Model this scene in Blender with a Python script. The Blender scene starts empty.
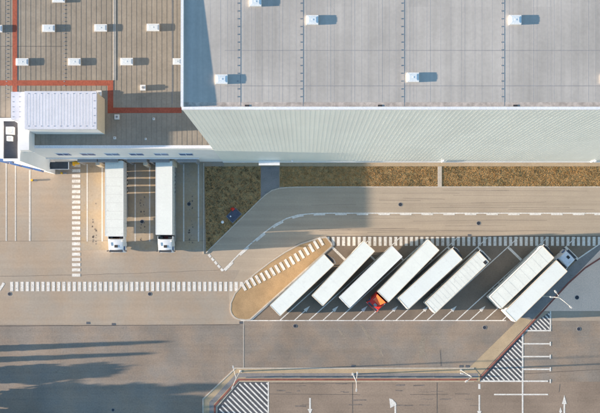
import bpy, bmesh, math, random
from mathutils import Vector, Matrix
random.seed(7)
S = bpy.context.scene
C = S.collection
R = math.radians
# ------------------------------------------------------------------ camera, sky, sun, exposure
H = 140.0                 # drone height (m)
K = 5.7                   # plan pixels per metre at ground level
cam = bpy.data.cameras.new('camera'); cam.sensor_width = 36
cam.lens = K * H / 600 * 36
cam.shift_x = -5 / 600; cam.shift_y = 61.5 / 600
cam.clip_start = 1; cam.clip_end = 5000
co = bpy.data.objects.new('camera', cam); C.objects.link(co); co.location = (0, 0, H)
S.camera = co
SUN_EL, SUN_AZ = 6.7, 267.6      # sun low in the west
w = bpy.data.worlds.new('World'); S.world = w; w.use_nodes = True
wn = w.node_tree.nodes; sk = wn.new('ShaderNodeTexSky'); sk.sky_type = 'NISHITA'; sk.sun_disc = False
sk.sun_elevation = R(SUN_EL); sk.sun_rotation = R(SUN_AZ); sk.air_density = 1.2; sk.dust_density = 0.2; sk.ozone_density = 2.6
w.node_tree.links.new(sk.outputs[0], wn['Background'].inputs[0]); wn['Background'].inputs[1].default_value = 0.105
sl = bpy.data.lights.new('sun', 'SUN'); sl.energy = 5.0; sl.angle = R(0.5); sl.color = (1.0, 0.80, 0.60)
so = bpy.data.objects.new('sun', sl); C.objects.link(so)
sd = Vector((math.sin(R(SUN_AZ)) * math.cos(R(SUN_EL)), math.cos(R(SUN_AZ)) * math.cos(R(SUN_EL)), math.sin(R(SUN_EL))))
so.rotation_euler = sd.to_track_quat('Z', 'Y').to_euler(); so.location = sd * 300
S.view_settings.view_transform = 'Standard'; S.view_settings.look = 'None'
S.view_settings.gamma = 1; S.view_settings.exposure = 2.13

def P(px, py, h=0.0):
    """plan position (m) of a point at height h"""
    s = (1 - h / H) / K
    return Vector(((px - 305) * s, (268 - py) * s, h))
def px2(px, py, z=0.0):
    v = P(px, py, 0); v.z = z; return v

# ------------------------------------------------------------------ materials
def nd(nt, t, **kw):
    n = nt.nodes.new(t)
    for k, v in kw.items():
        if k in n.inputs: n.inputs[k].default_value = v
        else: setattr(n, k, v)
    return n
MATS = {}
def mat(name, col, rough=0.85, metal=0.0, var=0.15, scale=0.3, fine=0.10, fscale=6.0, stretch=(1, 1, 1), stretch2=None,
        bump=0.0, bscale=20.0, tint=None, emit=None, spec=None, panels=None, speck=0.0, ids=False, streak=0.0, streak_vec=(0.02, 1.4, 1)):
    """base colour varied by large stains, fine grain, streaks and sheets of slightly different tone"""
    if name in MATS: return MATS[name]
    m = bpy.data.materials.new(name); m.use_nodes = True; nt = m.node_tree
    b = nt.nodes['Principled BSDF']; b.inputs['Roughness'].default_value = rough; b.inputs['Metallic'].default_value = metal
    if spec is not None: b.inputs['Specular IOR Level'].default_value = spec
    L = nt.links.new
    tc = nd(nt, 'ShaderNodeNewGeometry')
    def noise(sc, st, det=5):
        mp = nd(nt, 'ShaderNodeMapping'); mp.inputs['Scale'].default_value = st; L(tc.outputs['Position'], mp.inputs[0])
        n = nd(nt, 'ShaderNodeTexNoise', Scale=sc, Detail=det, Roughness=0.6); L(mp.outputs[0], n.inputs['Vector']); return n.outputs['Fac']
    def scaled(x, amt):           # 1 + (x-.5)*amt*4
        mr = nd(nt, 'ShaderNodeMapRange'); mr.inputs['From Min'].default_value = .3; mr.inputs['From Max'].default_value = .7
        mr.inputs['To Min'].default_value = 1 - amt; mr.inputs['To Max'].default_value = 1 + amt; L(x, mr.inputs[0]); return mr.outputs[0]
    def mul(a, c):
        q = nd(nt, 'ShaderNodeMath', operation='MULTIPLY'); L(a, q.inputs[0]); L(c, q.inputs[1]); return q.outputs[0]
    f = scaled(noise(scale, stretch), var)
    if fine: f = mul(f, scaled(noise(fscale, stretch2 or (1, 1, 1), 3), fine))
    if streak: f = mul(f, scaled(noise(1.0, streak_vec, 6), streak))
    if panels:                    # (size x, size y, amount)
        mp = nd(nt, 'ShaderNodeMapping'); mp.inputs['Scale'].default_value = (1 / panels[0], 1 / panels[1], 0); L(tc.outputs['Position'], mp.inputs[0])
        fl = nd(nt, 'ShaderNodeVectorMath', operation='FLOOR'); L(mp.outputs[0], fl.inputs[0])
        wn_ = nd(nt, 'ShaderNodeTexWhiteNoise', noise_dimensions='3D'); L(fl.outputs[0], wn_.inputs['Vector'])
        mr = nd(nt, 'ShaderNodeMapRange'); mr.inputs['To Min'].default_value = 1 - panels[2]; mr.inputs['To Max'].default_value = 1 + panels[2]
        L(wn_.outputs['Value'], mr.inputs[0]); f = mul(f, mr.outputs[0])
    if speck:
        sp = noise(fscale * .35, (1, 1, 1), 2); mr = nd(nt, 'ShaderNodeMapRange'); mr.inputs['From Min'].default_value = .62; mr.inputs['From Max'].default_value = .72
        mr.inputs['To Min'].default_value = 1; mr.inputs['To Max'].default_value = 1 - speck; L(sp, mr.inputs[0]); f = mul(f, mr.outputs[0])
    mx = nd(nt, 'ShaderNodeVectorMath', operation='SCALE')
    if tint:
        mm = nd(nt, 'ShaderNodeMix', data_type='RGBA'); mm.inputs[6].default_value = (*col, 1); mm.inputs[7].default_value = (*tint, 1)
        mr = nd(nt, 'ShaderNodeMapRange'); mr.inputs['From Min'].default_value = .4; mr.inputs['From Max'].default_value = .6
        L(noise(scale * 2.3, (1, 1, 1)), mr.inputs[0]); L(mr.outputs[0], mm.inputs[0]); L(mm.outputs[2], mx.inputs[0])
    else: mx.inputs[0].default_value = col
    L(f, mx.inputs['Scale']); L(mx.outputs[0], b.inputs['Base Color'])
    if bump:
        bp = nd(nt, 'ShaderNodeBump', Distance=0.01, Strength=bump); L(noise(bscale, (1, 1, 1), 3), bp.inputs['Height']); L(bp.outputs[0], b.inputs['Normal'])
    MATS[name] = m; return m

M_earth = mat('earth', (.17, .14, .10), var=.25, scale=.02)
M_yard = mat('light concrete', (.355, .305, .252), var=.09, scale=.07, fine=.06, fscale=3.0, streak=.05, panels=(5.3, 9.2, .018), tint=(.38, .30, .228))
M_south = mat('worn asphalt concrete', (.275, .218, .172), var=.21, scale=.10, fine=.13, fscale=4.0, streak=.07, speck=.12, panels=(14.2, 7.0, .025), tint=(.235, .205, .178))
M_road = mat('road surface', (.405, .335, .262), var=.08, scale=.15, fine=.05, fscale=4, streak=.11, streak_vec=(.02, 1.1, 1))
M_park = mat('parking asphalt', (.20, .16, .125), var=.16, scale=.25, fine=.12, fscale=5, speck=.2)
M_hatch = mat('hatched asphalt with shade', (.085, .088, .10), var=.2, scale=.5, fine=.12)  # asphalt darkened and blued, with cast shade put into the colour
M_gravel = mat('island gravel', (.37, .25, .135), var=.16, scale=.4, fine=.15, fscale=8)
M_walk = mat('footpath concrete', (.42, .325, .215), var=.10, scale=.5, fine=.1, fscale=5)
M_walk2 = mat('grey footpath', (.23, .22, .22), var=.12, scale=.5, fine=.1, fscale=5, speck=.2)
M_lilac = mat('pale resealed yard', (.80, .60, .49), var=.06, scale=.3, fine=.12, fscale=5)
M_kerb = mat('kerb concrete', (.48, .43, .37), var=.1, scale=1.5)
M_red = mat('red kerb', (.23, .085, .07), var=.3, scale=.8)
M_paint = mat('road paint', (.74, .73, .70), var=.10, scale=1.3, fine=.10, fscale=6, speck=.45, tint=(.62, .59, .55))
M_paint2 = mat('worn road paint', (.52, .50, .48), var=.2, scale=1.3, fine=.15, fscale=6, speck=.5)
M_line = mat('joint and shadow line', (.10, .09, .085), var=.3, scale=1)
M_tyre = mat('tyre marks', (.17, .145, .13), var=.25, scale=.6, fine=.3, fscale=3)
M_iron = mat('cast iron', (.03, .035, .05), rough=.5, var=.1)
M_soil = mat('verge soil', (.36, .21, .085), var=.25, scale=.8, fine=.3, fscale=6, tint=(.26, .19, .09))
M_roofw = mat('grey roof sheet', (.44, .41, .38), var=.14, scale=.10, fine=.05, fscale=2.5, streak=.10, streak_vec=(1.1, .03, 1), panels=(2.4, 15.2, .05), rough=.7)
M_rooft = mat('stained roof edge', (.44, .38, .34), var=.25, scale=1.0, fine=.2, fscale=3, rough=.8)
M_rooff = mat('beige roof sheet', (.285, .25, .205), var=.12, scale=.3, fine=.09, fscale=3, streak=.06, streak_vec=(1.6, .05, 1), panels=(.78, 21, .03), rough=.75)
M_seam = mat('roof seam', (.22, .195, .165), var=.1)
M_seamw = mat('grey roof seam', (.445, .415, .40), var=.1)
M_mem = mat('red walkway membrane', (.34, .085, .05), var=.14, scale=1.0, fine=.12, fscale=4, speck=.15)
M_clad = mat('pale wall cladding', (.74, .79, .78), var=.04, scale=.15, fine=.03, rough=.45, streak=.05, streak_vec=(.25, .25, .02))
M_white = mat('white wall panel', (.74, .75, .77), var=.05, scale=.4, fine=.03, rough=.6)
M_cap = mat('white coping', (.78, .79, .82), var=.04, rough=.5)
M_cream = mat('cream wall panel', (.72, .62, .48), var=.05, rough=.6)
M_pent = mat('white roof sheet', (.62, .64, .72), var=.06, scale=.6, fine=.05, rough=.5, streak=.05, streak_vec=(2, .05, 1))
M_glass = mat('window glass', (.05, .13, .34), rough=.2, var=.05)
M_sky = mat('skylight dome', (.66, .72, .76), rough=.3, var=.05)
M_skyf = mat('skylight kerb', (.74, .75, .75), rough=.5, var=.05)
M_dark = mat('dark rubber', (.035, .035, .04), var=.1, rough=.8)
M_grey = mat('grey metal', (.25, .26, .28), var=.1, rough=.5)
M_galv = mat('galvanised steel', (.58, .58, .56), var=.08, rough=.45)
M_yel = mat('yellow paint', (.75, .45, .03), var=.1)
M_roofshade = mat('roof felt in painted shade', (.09, .09, .10), var=.15, scale=.6)  # parapet shade on the sunken roof, put into its colour
M_trl = mat('trailer roof', (.79, .82, .79), var=.03, scale=.4, fine=.03, fscale=3, rough=.45, speck=.06)
M_trl2 = mat('trailer roof bluish', (.76, .80, .79), var=.03, scale=.35, fine=.03, fscale=4, speck=.08, rough=.45)
M_trl3 = mat('trailer roof warm', (.77, .79, .75), var=.05, scale=.7, fine=.05, fscale=4, speck=.14, rough=.45)
M_side = mat('trailer side', (.70, .70, .68), var=.04, scale=.7, rough=.4)
M_crs = mat('cream trailer rail', (.66, .58, .46), var=.08, rough=.45)
M_cabw = mat('white cab paint', (.76, .78, .80), var=.02, rough=.25)
M_cabb = mat('pale blue cab paint', (.70, .74, .82), var=.02, rough=.25)
M_cabr = mat('red cab paint', (.62, .03, .02), var=.03, rough=.25)
M_cabo = mat('orange wind deflector', (.85, .13, .03), var=.03, rough=.3)
M_chs = mat('dark chassis', (.05, .055, .065), var=.15, rough=.6)
M_lamp = mat('weathered lamp grey', (.50, .50, .49), rough=.6, var=.06)
M_bark = mat('bark', (.12, .09, .06), var=.2, scale=3)
M_leaf = mat('dark foliage', (.05, .085, .03), var=.35, scale=1.5)
def grass_mat(name, a, b_, c_):
    m = bpy.data.materials.new(name); m.use_nodes = True; nt = m.node_tree; b = nt.nodes['Principled BSDF']; b.inputs['Roughness'].default_value = .9
    g = nd(nt, 'ShaderNodeNewGeometry'); r = nd(nt, 'ShaderNodeValToRGB'); r.color_ramp.elements[0].color = (*a, 1); r.color_ramp.elements[1].color = (*c_, 1)
    e = r.color_ramp.elements.new(.5); e.color = (*b_, 1)
    n = nd(nt, 'ShaderNodeTexNoise', Scale=.45, Detail=6); nt.links.new(g.outputs['Position'], n.inputs['Vector'])
    ad = nd(nt, 'ShaderNodeMath', operation='MULTIPLY_ADD'); nt.links.new(g.outputs['Random Per Island'], ad.inputs[0]); ad.inputs[1].default_value = .38
    mr = nd(nt, 'ShaderNodeMapRange'); mr.inputs['From Min'].default_value = .35; mr.inputs['From Max'].default_value = .65; mr.inputs['To Max'].default_value = .62
    nt.links.new(n.outputs['Fac'], mr.inputs[0]); nt.links.new(mr.outputs[0], ad.inputs[2]); nt.links.new(ad.outputs[0], r.inputs[0]); nt.links.new(r.outputs[0], b.inputs['Base Color'])
    return m
M_dry = grass_mat('dry grass', (.09, .085, .03), (.34, .20, .065), (.50, .28, .09))
M_green = grass_mat('dull grass', (.05, .055, .03), (.12, .095, .05), (.20, .13, .08))

# ------------------------------------------------------------------ mesh helpers
class MB:
    def __init__(s): s.v = []; s.f = []; s.m = []
    def box(s, a, b, mi=0, M=None, taper=None):
        x0, y0, z0 = a; x1, y1, z1 = b; n = len(s.v)
        t = taper or (0, 0)
        vs = [(x0, y0, z0), (x1, y0, z0), (x1, y1, z0), (x0, y1, z0), (x0 + t[0], y0 + t[1], z1), (x1 - t[0], y0 + t[1], z1), (x1 - t[0], y1 - t[1], z1), (x0 + t[0], y1 - t[1], z1)]
        for q in vs:
            q = Vector(q); s.v.append(M @ q if M else q)
        for f in ((3, 2, 1, 0), (4, 5, 6, 7), (0, 1, 5, 4), (1, 2, 6, 5), (2, 3, 7, 6), (3, 0, 4, 7)): s.f.append([n + i for i in f]); s.m.append(mi)
        return s
    def poly(s, pts, mi=0):
        n = len(s.v); s.v += [Vector(p) for p in pts]; s.f.append(list(range(n, n + len(pts)))); s.m.append(mi); return s
    def prism(s, pts, z0, z1, mi=0, mside=None):
        """vertical prism over plan outline pts (x,y), counter-clockwise"""
        a = sum(pts[i][0] * pts[(i + 1) % len(pts)][1] - pts[(i + 1) % len(pts)][0] * pts[i][1] for i in range(len(pts)))
        if a < 0: pts = list(reversed(pts))
        n = len(s.v); k = len(pts)
        for z in (z0, z1):
            s.v += [Vector((p[0], p[1], z)) for p in pts]
        s.f.append(list(range(n + k - 1, n - 1, -1))); s.m.append(mi); s.f.append(list(range(n + k, n + 2 * k))); s.m.append(mi)
        for i in range(k):
            j = (i + 1) % k; s.f.append([n + i, n + j, n + k + j, n + k + i]); s.m.append(mi if mside is None else mside)
        return s
    def tube(s, pts, r, n=8, mi=0, r2=None, cap=True):
        rings = []; pts = [Vector(p) for p in pts]
        for i, p in enumerate(pts):
            d = (pts[min(i + 1, len(pts) - 1)] - pts[max(i - 1, 0)]).normalized()
            u = d.orthogonal().normalized(); v_ = d.cross(u)
            if rings:   # keep twist small
                u = (pu - d * pu.dot(d)).normalized(); v_ = d.cross(u)
            pu = u
            rr = r + (r2 - r) * i / (len(pts) - 1) if r2 is not None else r
            b = len(s.v)
            for k in range(n):
                a = 2 * math.pi * k / n; s.v.append(p + (u * math.cos(a) + v_ * math.sin(a)) * rr)
            rings.append(b)
        for a, b in zip(rings, rings[1:]):
            for k in range(n): s.f.append([a + k, a + (k + 1) % n, b + (k + 1) % n, b + k]); s.m.append(mi)
        if cap:
            s.f.append([rings[0] + k for k in reversed(range(n))]); s.m.append(mi); s.f.append([rings[-1] + k for k in range(n)]); s.m.append(mi)
        return s
    def build(s, name, mats, parent=None, bevel=0, smooth=False):
        me = bpy.data.meshes.new(name); me.from_pydata([tuple(v) for v in s.v], [], s.f)
        if not isinstance(mats, (list, tuple)): mats = [mats]
        for m in mats: me.materials.append(m)
        me.polygons.foreach_set('material_index', s.m)
        if smooth: me.polygons.foreach_set('use_smooth', [True] * len(me.polygons))
        me.update()
        if bevel:
            bm = bmesh.new(); bm.from_mesh(me); bmesh.ops.recalc_face_normals(bm, faces=bm.faces)
            bmesh.ops.bevel(bm, geom=bm.edges[:], offset=bevel, segments=2, affect='EDGES', clamp_overlap=True); bm.to_mesh(me); bm.free()
        o = bpy.data.objects.new(name, me); C.objects.link(o)
        if parent: o.parent = parent
        return o
def tag(o, label=None, cat=None, group=None, kind=None):
    if label: o['label'] = label
    if cat: o['category'] = cat
    if group: o['group'] = group
    if kind: o['kind'] = kind
    return o
def empty(name, loc, rz=0, label=None, cat=None, group=None):
    o = bpy.data.objects.new(name, None); C.objects.link(o); o.location = loc; o.rotation_euler = (0, 0, rz); o.empty_display_size = .5
    return tag(o, label, cat, group)
def kids(o): return [c for c in bpy.data.objects if c.parent == o]
def copy_tree(o, parent=None):
    c = o.copy(); C.objects.link(c)
    if parent: c.parent = parent
    for ch in kids(o): copy_tree(ch, c)
    return c
def sheet(name, pts, z, m, kind='structure'):
    """flat ground sheet from plan pixels"""
    b = MB(); q = [(px2(*p).x, px2(*p).y) for p in pts]
    a = sum(q[i][0] * q[(i + 1) % len(q)][1] - q[(i + 1) % len(q)][0] * q[i][1] for i in range(len(q)))
    if a < 0: q.reverse()
    b.poly([(x, y, z) for x, y in q]); o = b.build(name, m)
    return tag(o, kind=kind)
def strip(b, pts, wd, z, mi=0):
    """flat line of width wd (m) along plan pixels"""
    P_ = [px2(*p, z) for p in pts]; L_ = []; R_ = []
    for i, p in enumerate(P_):
        d1 = (P_[i] - P_[i - 1]).normalized() if i else None; d2 = (P_[i + 1] - P_[i]).normalized() if i < len(P_) - 1 else None
        d = (d1 + d2).normalized() if d1 and d2 else (d1 or d2); n = Vector((-d.y, d.x, 0))
        k = 1 / max(.5, n.dot(Vector((-(d1 or d2).y, (d1 or d2).x, 0))))
        L_.append(p + n * wd / 2 * k); R_.append(p - n * wd / 2 * k)
    for i in range(len(P_) - 1): b.poly([R_[i], R_[i + 1], L_[i + 1], L_[i]], mi)
    return b
def kerbline(b, pts, wd, z0, z1, mi=0):
    P_ = [px2(*p, 0) for p in pts]; L_ = []; R_ = []
    for i, p in enumerate(P_):
        d1 = (P_[i] - P_[i - 1]).normalized() if i else None; d2 = (P_[i + 1] - P_[i]).normalized() if i < len(P_) - 1 else None
        d = (d1 + d2).normalized() if d1 and d2 else (d1 or d2); n = Vector((-d.y, d.x, 0))
        k = 1 / max(.5, n.dot(Vector((-(d1 or d2).y, (d1 or d2).x, 0))))
        L_.append(p + n * wd / 2 * k); R_.append(p - n * wd / 2 * k)
    out = [(v.x, v.y) for v in L_] + [(v.x, v.y) for v in reversed(R_)]
    for i in range(len(P_) - 1):
        b.prism([(R_[i].x, R_[i].y), (R_[i + 1].x, R_[i + 1].y), (L_[i + 1].x, L_[i + 1].y), (L_[i].x, L_[i].y)], z0, z1, mi)
    return b
def arc(cx, cy, r, a0, a1, n=10, ry=None):
    return [(cx + r * math.cos(R(a0 + (a1 - a0) * i / n)), cy + (ry or r) * math.sin(R(a0 + (a1 - a0) * i / n))) for i in range(n + 1)]

# ------------------------------------------------------------------ ground and roads
b = MB(); b.poly([(-1500, -1500, -.05), (1500, -1500, -.05), (1500, 1500, -.05), (-1500, 1500, -.05)]); tag(b.build('ground', M_earth), kind='structure')
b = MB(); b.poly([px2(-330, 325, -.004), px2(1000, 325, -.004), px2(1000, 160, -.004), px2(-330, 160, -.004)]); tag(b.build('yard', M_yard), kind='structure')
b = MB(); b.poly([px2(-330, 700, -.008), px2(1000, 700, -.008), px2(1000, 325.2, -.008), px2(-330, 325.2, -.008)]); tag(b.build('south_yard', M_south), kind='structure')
# road polygon (south edge, then north edge)
road_n = [(206, 253), (261, 199), (266, 194.5), (272, 190.5), (279, 188.4), (290, 187.3), (310, 187), (1000, 187)]
road_s = [(1000, 236), (326, 236), (318, 237.3), (300, 243), (285, 251), (270, 261), (255, 272.5), (243, 283), (234, 293), (229.5, 303)]
sheet('road', [(206, 253)] + road_n[1:] + road_s + [(228.5, 291), (240, 270), (224, 270)], .001, M_road)
# islands and parking lot
sheet('south_yard_extension', [(240, 320.8), (1000, 320.8), (1000, 325.2), (240, 325.2)], 0.0, M_south)
isl = [(332, 246), (331, 243), (326, 237.2), (318, 238.5), (300, 244.2), (285, 252.2), (270, 262.2), (255, 273.7), (243, 284.2), (235, 293.5), (230.8, 303)] + arc(241, 309, 10.5, 195, 90, 8) + [(246, 320), (250, 319.4)]
sheet('car_park', [(332, 246), (326, 236.2), (600, 236.2), (600, 243), (586, 252), (569, 268), (545, 293), (520, 318.5), (518, 320.6), (249, 320.6)], .005, M_park)
pts = [(px2(*p).x, px2(*p).y) for p in isl]
b = MB(); b.prism(pts, -.04, .07); tag(b.build('traffic_island', M_gravel), kind='structure')
b = MB(); kerbline(b, isl + [isl[0]], .24, -.04, .085); tag(b.build('island_kerb', M_kerb), kind='structure')
sheet('resealed_yard', [(601, 243), (1000, 200), (1000, 311), (541, 311), (551, 300), (569, 281)], .003, M_lilac)
sheet('diagonal_path', [(586, 252), (600, 243), (600, 250), (532, 320), (480, 375.5), (462, 375.5), (462, 368), (469, 368), (519, 319), (545, 293), (569, 268)], .010, M_walk)
sheet('diagonal_path_shade', [(586, 252.2), (600, 243.2), (603, 247), (553, 298.5), (531.5, 320), (521, 317.5), (545, 293.2), (569, 268.2)], .014, M_walk2)  # trailer shade over the path, painted as a grey sheet
# verge / footpath in the south
vg_out = [(203, 520), (203, 399), (235.5, 368.2), (474, 368.2)]
vg_in = [(216, 520), (216, 407), (239, 381.5), (480, 381.5)]
pts = [(px2(*p).x, px2(*p).y) for p in vg_out + [(480, 375)] + list(reversed(vg_in))]
b = MB(); b.prism(pts, -.05, .035); tag(b.build('footpath', M_walk), kind='structure')
b = MB(); strip(b, [(211.5, 520), (211.5, 403), (237.5, 375.3), (478, 375.3)], .75, .040); tag(b.build('path_shade_strip', M_walk2), kind='structure')  # grey lamp shadow along the footpath, painted as a flat strip
b = MB(); kerbline(b, vg_out, .22, -.05, .055); tag(b.build('footpath_kerb', M_kerb), kind='structure')
b = MB(); kerbline(b, [(214.8, 520), (214.8, 405.6), (238.3, 379.6), (477, 379.6)], .30, -.05, .06); kerbline(b, [(480, 378), (523.5, 332), (568, 283.5), (585, 268), (603, 256.5), (640, 240)], .26, -.05, .06)
tag(b.build('red_kerb', M_red), kind='structure')
b = MB(); kerbline(b, [(216.8, 520), (216.8, 407), (239, 381.4), (474, 381.4)], .18, -.05, .03); tag(b.build('pale_kerb', M_kerb), kind='structure')
b = MB(); kerbline(b, [(206, 253), (261, 199), (266, 194.5), (272, 190.5), (279, 188.4), (290, 187.3), (310, 187), (1000, 187)], .2, -.04, .09); tag(b.build('road_kerb', M_kerb), kind='structure')
b = MB(); kerbline(b, [(326, 236.2), (1000, 236.2)], .10, -.04, .02); tag(b.build('gutter_edge', M_line), kind='structure')
sheet('brown_lot', [(268.5, 381.8), (1000, 381.8), (1000, 520), (268.5, 520)], 0.0, mat('brown asphalt lot', (.265, .205, .16), var=.2, scale=.12, fine=.12, fscale=4, streak=.06, speck=.1)).name = 'south_lot'  # plain brown asphalt lot, the surface's own colour
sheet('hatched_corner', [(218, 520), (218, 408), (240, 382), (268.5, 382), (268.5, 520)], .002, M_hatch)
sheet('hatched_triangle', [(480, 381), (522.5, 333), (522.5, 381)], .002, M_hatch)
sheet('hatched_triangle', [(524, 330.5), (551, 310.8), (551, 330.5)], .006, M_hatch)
# path to the building and the paved strip along the wall
sheet('building_path', [(261, 163), (279, 163), (279, 188.5), (272, 190.5), (266, 194.5), (261, 199)], .012, M_walk2)
sheet('wall_apron', [(224, 162), (1000, 162), (1000, 166.3), (224, 166.3)], .016, M_walk)
# verge soil
def soil(pts):
    q = [(px2(*p).x, px2(*p).y) for p in pts]; b = MB(); b.prism(q, -.04, .05); return tag(b.build('verge', M_soil), kind='structure')
patch = [(204.5, 166.5), (260.6, 166.5), (260.6, 199), (206, 252)]
strips = [[(279.8, 166.5), (437.5, 166.5), (437.5, 186.8), (279.8, 186.8)], [(442, 166.5), (1000, 166.5), (1000, 186.8), (442, 186.8)]]
soil(patch); [soil(s) for s in strips]
b = MB(); kerbline(b, [(439.7, 166.4), (439.7, 186.8)], .7, -.04, .10); tag(b.build('drain_path', M_kerb), kind='structure')
b = MB(); kerbline(b, [(203.7, 163), (203.7, 254)], .16, -.04, .10); tag(b.build('verge_kerb', M_kerb), kind='structure')
def inside(x, y, poly):
    c = False
    for i in range(len(poly)):
        (x1, y1), (x2, y2) = poly[i], poly[i - 1]
        if (y1 > y) != (y2 > y) and x < (x2 - x1) * (y - y1) / (y2 - y1) + x1: c = not c
    return c
def grass(name, poly, n, m, hmax, xmax=640):
    b = MB(); xs = [p[0] for p in poly]; ys = [p[1] for p in poly]; x1 = min(max(xs), xmax)
    clumps = [(random.uniform(min(xs), x1), random.uniform(min(ys), max(ys))) for _ in range(n // 14)]
    k = 0
    while k < n:
        cx, cy = random.choice(clumps) if random.random() < .6 else (random.uniform(min(xs), x1), random.uniform(min(ys), max(ys)))
        x = cx + random.gauss(0, .7); y = cy + random.gauss(0, .7); k += 1
        if not inside(x, y, poly): continue
        p = px2(x, y, .045); a = random.uniform(0, math.tau); h = random.uniform(.3, 1) * hmax; wv = Vector((math.cos(a), math.sin(a), 0)) * random.uniform(.03, .09)
        ln = Vector((random.gauss(0, .6), random.gauss(0, .6), 0)) * h + Vector((0, 0, h))
        b.poly([p - wv, p + wv, p + wv * .7 + ln * .6, p - wv * .3 + ln]); 
    return tag(b.build(name, m), kind='stuff')
grass('grass', patch, 9000, M_green, .10)
for i, s in enumerate(strips): grass('dry_grass', s, [14000, 17000][i], M_dry, .05, 640)

sheet('dock_lanes', [(80.6, 163), (203, 163), (203, 250), (80.6, 250)], .003, mat('golden dock concrete', (.38, .295, .20), var=.12, scale=.12, fine=.08, fscale=3, speck=.12, tint=(.35, .30, .24)))
# ------------------------------------------------------------------ painted markings
Z = .0095
def marks(name, m=M_paint): 
    return MB(), name, m
def done(b, name, m=M_paint): return tag(b.build(name, m), kind='structure')
b = MB()
x = 5.0
while x < 240:
    if abs(x - 6) > 2.5: strip(b, [(x + 1.5, 281.8), (x + 1.5, 291.2)], 3.0 / K, Z)
    x += 5.22
strip(b, [(-1, 290.5), (4, 283)], .45, Z)
x = -4.8
while x > -300: strip(b, [(x, 281.8), (x, 291.2)], 3.0 / K, Z); x -= 5.22
done(b, 'long_crossing')
b = MB(); y = 165.5
while y < 279: strip(b, [(72, y), (80.4, y)], 3.0 / K, Z + .004); y += 5.22
done(b, 'dock_crossing')
b = MB(); x = 326.5
while x < 640: 
    strip(b, [(x + 1.4, 236.8), (x + 1.4, 245.8)], 2.9 / K, Z + .001); x += 5.22
done(b, 'north_crossing')
b = MB()     # crossing over the island, a diagonal of bars
n = 17
for i in range(n):
    t = i / (n - 1); cx = 243.5 + (321 - 243.5) * t; cy = 286.5 + (241.5 - 286.5) * t - 2.2 * math.sin(t * math.pi) * -1
    dx, dy = .50, .866
    strip(b, [(cx - dx * 4.4, cy - dy * 4.4), (cx + dx * 4.4, cy + dy * 4.4)], 2.7 / K, .094)
done(b, 'island_crossing')
# road centre line
b = MB(); cl = [(222.5, 271), (231, 262.5), (240, 253.2), (251, 243.5), (262, 234.3), (275, 224.5), (287, 218.3), (298, 215), (312, 213.6), (330, 213.2), (1000, 213.2)]
strip(b, cl, .20, Z); 
def along(pts, a, c):
    out = []; s = 0
    for p, q in zip(pts, pts[1:]):
        L_ = math.hypot(q[0] - p[0], q[1] - p[1])
        if s + L_ > a and s < c:
            t0 = max(0, (a - s) / L_); t1 = min(1, (c - s) / L_)
            for t in (t0, t1):
                w_ = (p[0] + (q[0] - p[0]) * t, p[1] + (q[1] - p[1]) * t)
                if not out or math.hypot(w_[0] - out[-1][0], w_[1] - out[-1][1]) > .01: out.append(w_)
        s += L_
    return out
s_ = 2
off = [(p[0] + (.9 if p[0] < 300 else 0), p[1] + .9) for p in cl]
while s_ < 700: strip(b, along(off, s_, s_ + 11.5), .36, Z + .002); s_ += 21.6
done(b, 'road_centre_line', M_paint2 if False else M_paint)
b = MB(); gl = [(208.5, 254.5), (222.8, 270.8)]
for i in range(5): strip(b, along(gl, i * 4.7, i * 4.7 + 3.4), .42, Z + .002)
done(b, 'give_way_line')
# dock lane lines
b = MB()
for x in (87.2, 102.2, 135.2, 149.7, 183.7, 198.5): strip(b, [(x, 164), (x, 241.5)], .22, Z)
strip(b, [(125.3, 164), (125.3, 241.5)], .12, Z); strip(b, [(175.5, 164), (175.5, 241.5)], .12, Z)
for x, w_ in ((6.2, .2), (15.5, .2), (29.8, .3)): strip(b, [(x, 170 if x > 20 else 163), (x, 241)], w_, Z)
strip(b, [(-12, 163), (-12, 241)], .2, Z)
done(b, 'dock_lane_lines', mat('lane paint', (.60, .58, .55), var=.12, scale=1.2, fine=.12, speck=.25))
# parking bays
b = MB(); bot = [251.2, 280, 309, 337, 366, 396, 427, 456.5, 484.5]
for i, x in enumerate(bot):
    xt = [332, 361.5, 390, 418.5, 447.5, 477.5, 508, 537, 565.5][i]
    strip(b, [(x, 320.3), (xt, 247)], .17, Z + .001)
    if i: strip(b, [(xt, 247), (xt + 10, 237.6)], .15, Z + .0045)
    strip(b, [(xt, 247), (xt + 13.2, 260)], .42 if i in (0, 6, 8) else .3, Z + .003)
strip(b, [(240.5, 320.6), (506, 320.6)], .16, Z + .0045)
strip(b, [(578.8, 258.3), (600, 243.8)], .2, .0205)
for x in (294.5, 323, 352, 382.4, 413.4, 441.3, 470):
    d = Vector((15.6, -15)).normalized(); hd = Vector((x + 10.5, 320.3 - 9.6)); tip = hd + d * 7; nrm = Vector((-d.y, d.x))
    strip(b, [(x, 320.3), tuple(hd)], .17, Z + .001)
    a_, c_ = hd + nrm * 1.9, hd - nrm * 1.9; b.poly([px2(*tip, Z + .0055), px2(*a_, Z + .0055), px2(*c_, Z + .0055)][::1])
strip(b, [(502.5, 320.3), (511, 312)], .17, Z + .001)
done(b, 'parking_bay_lines')
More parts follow.
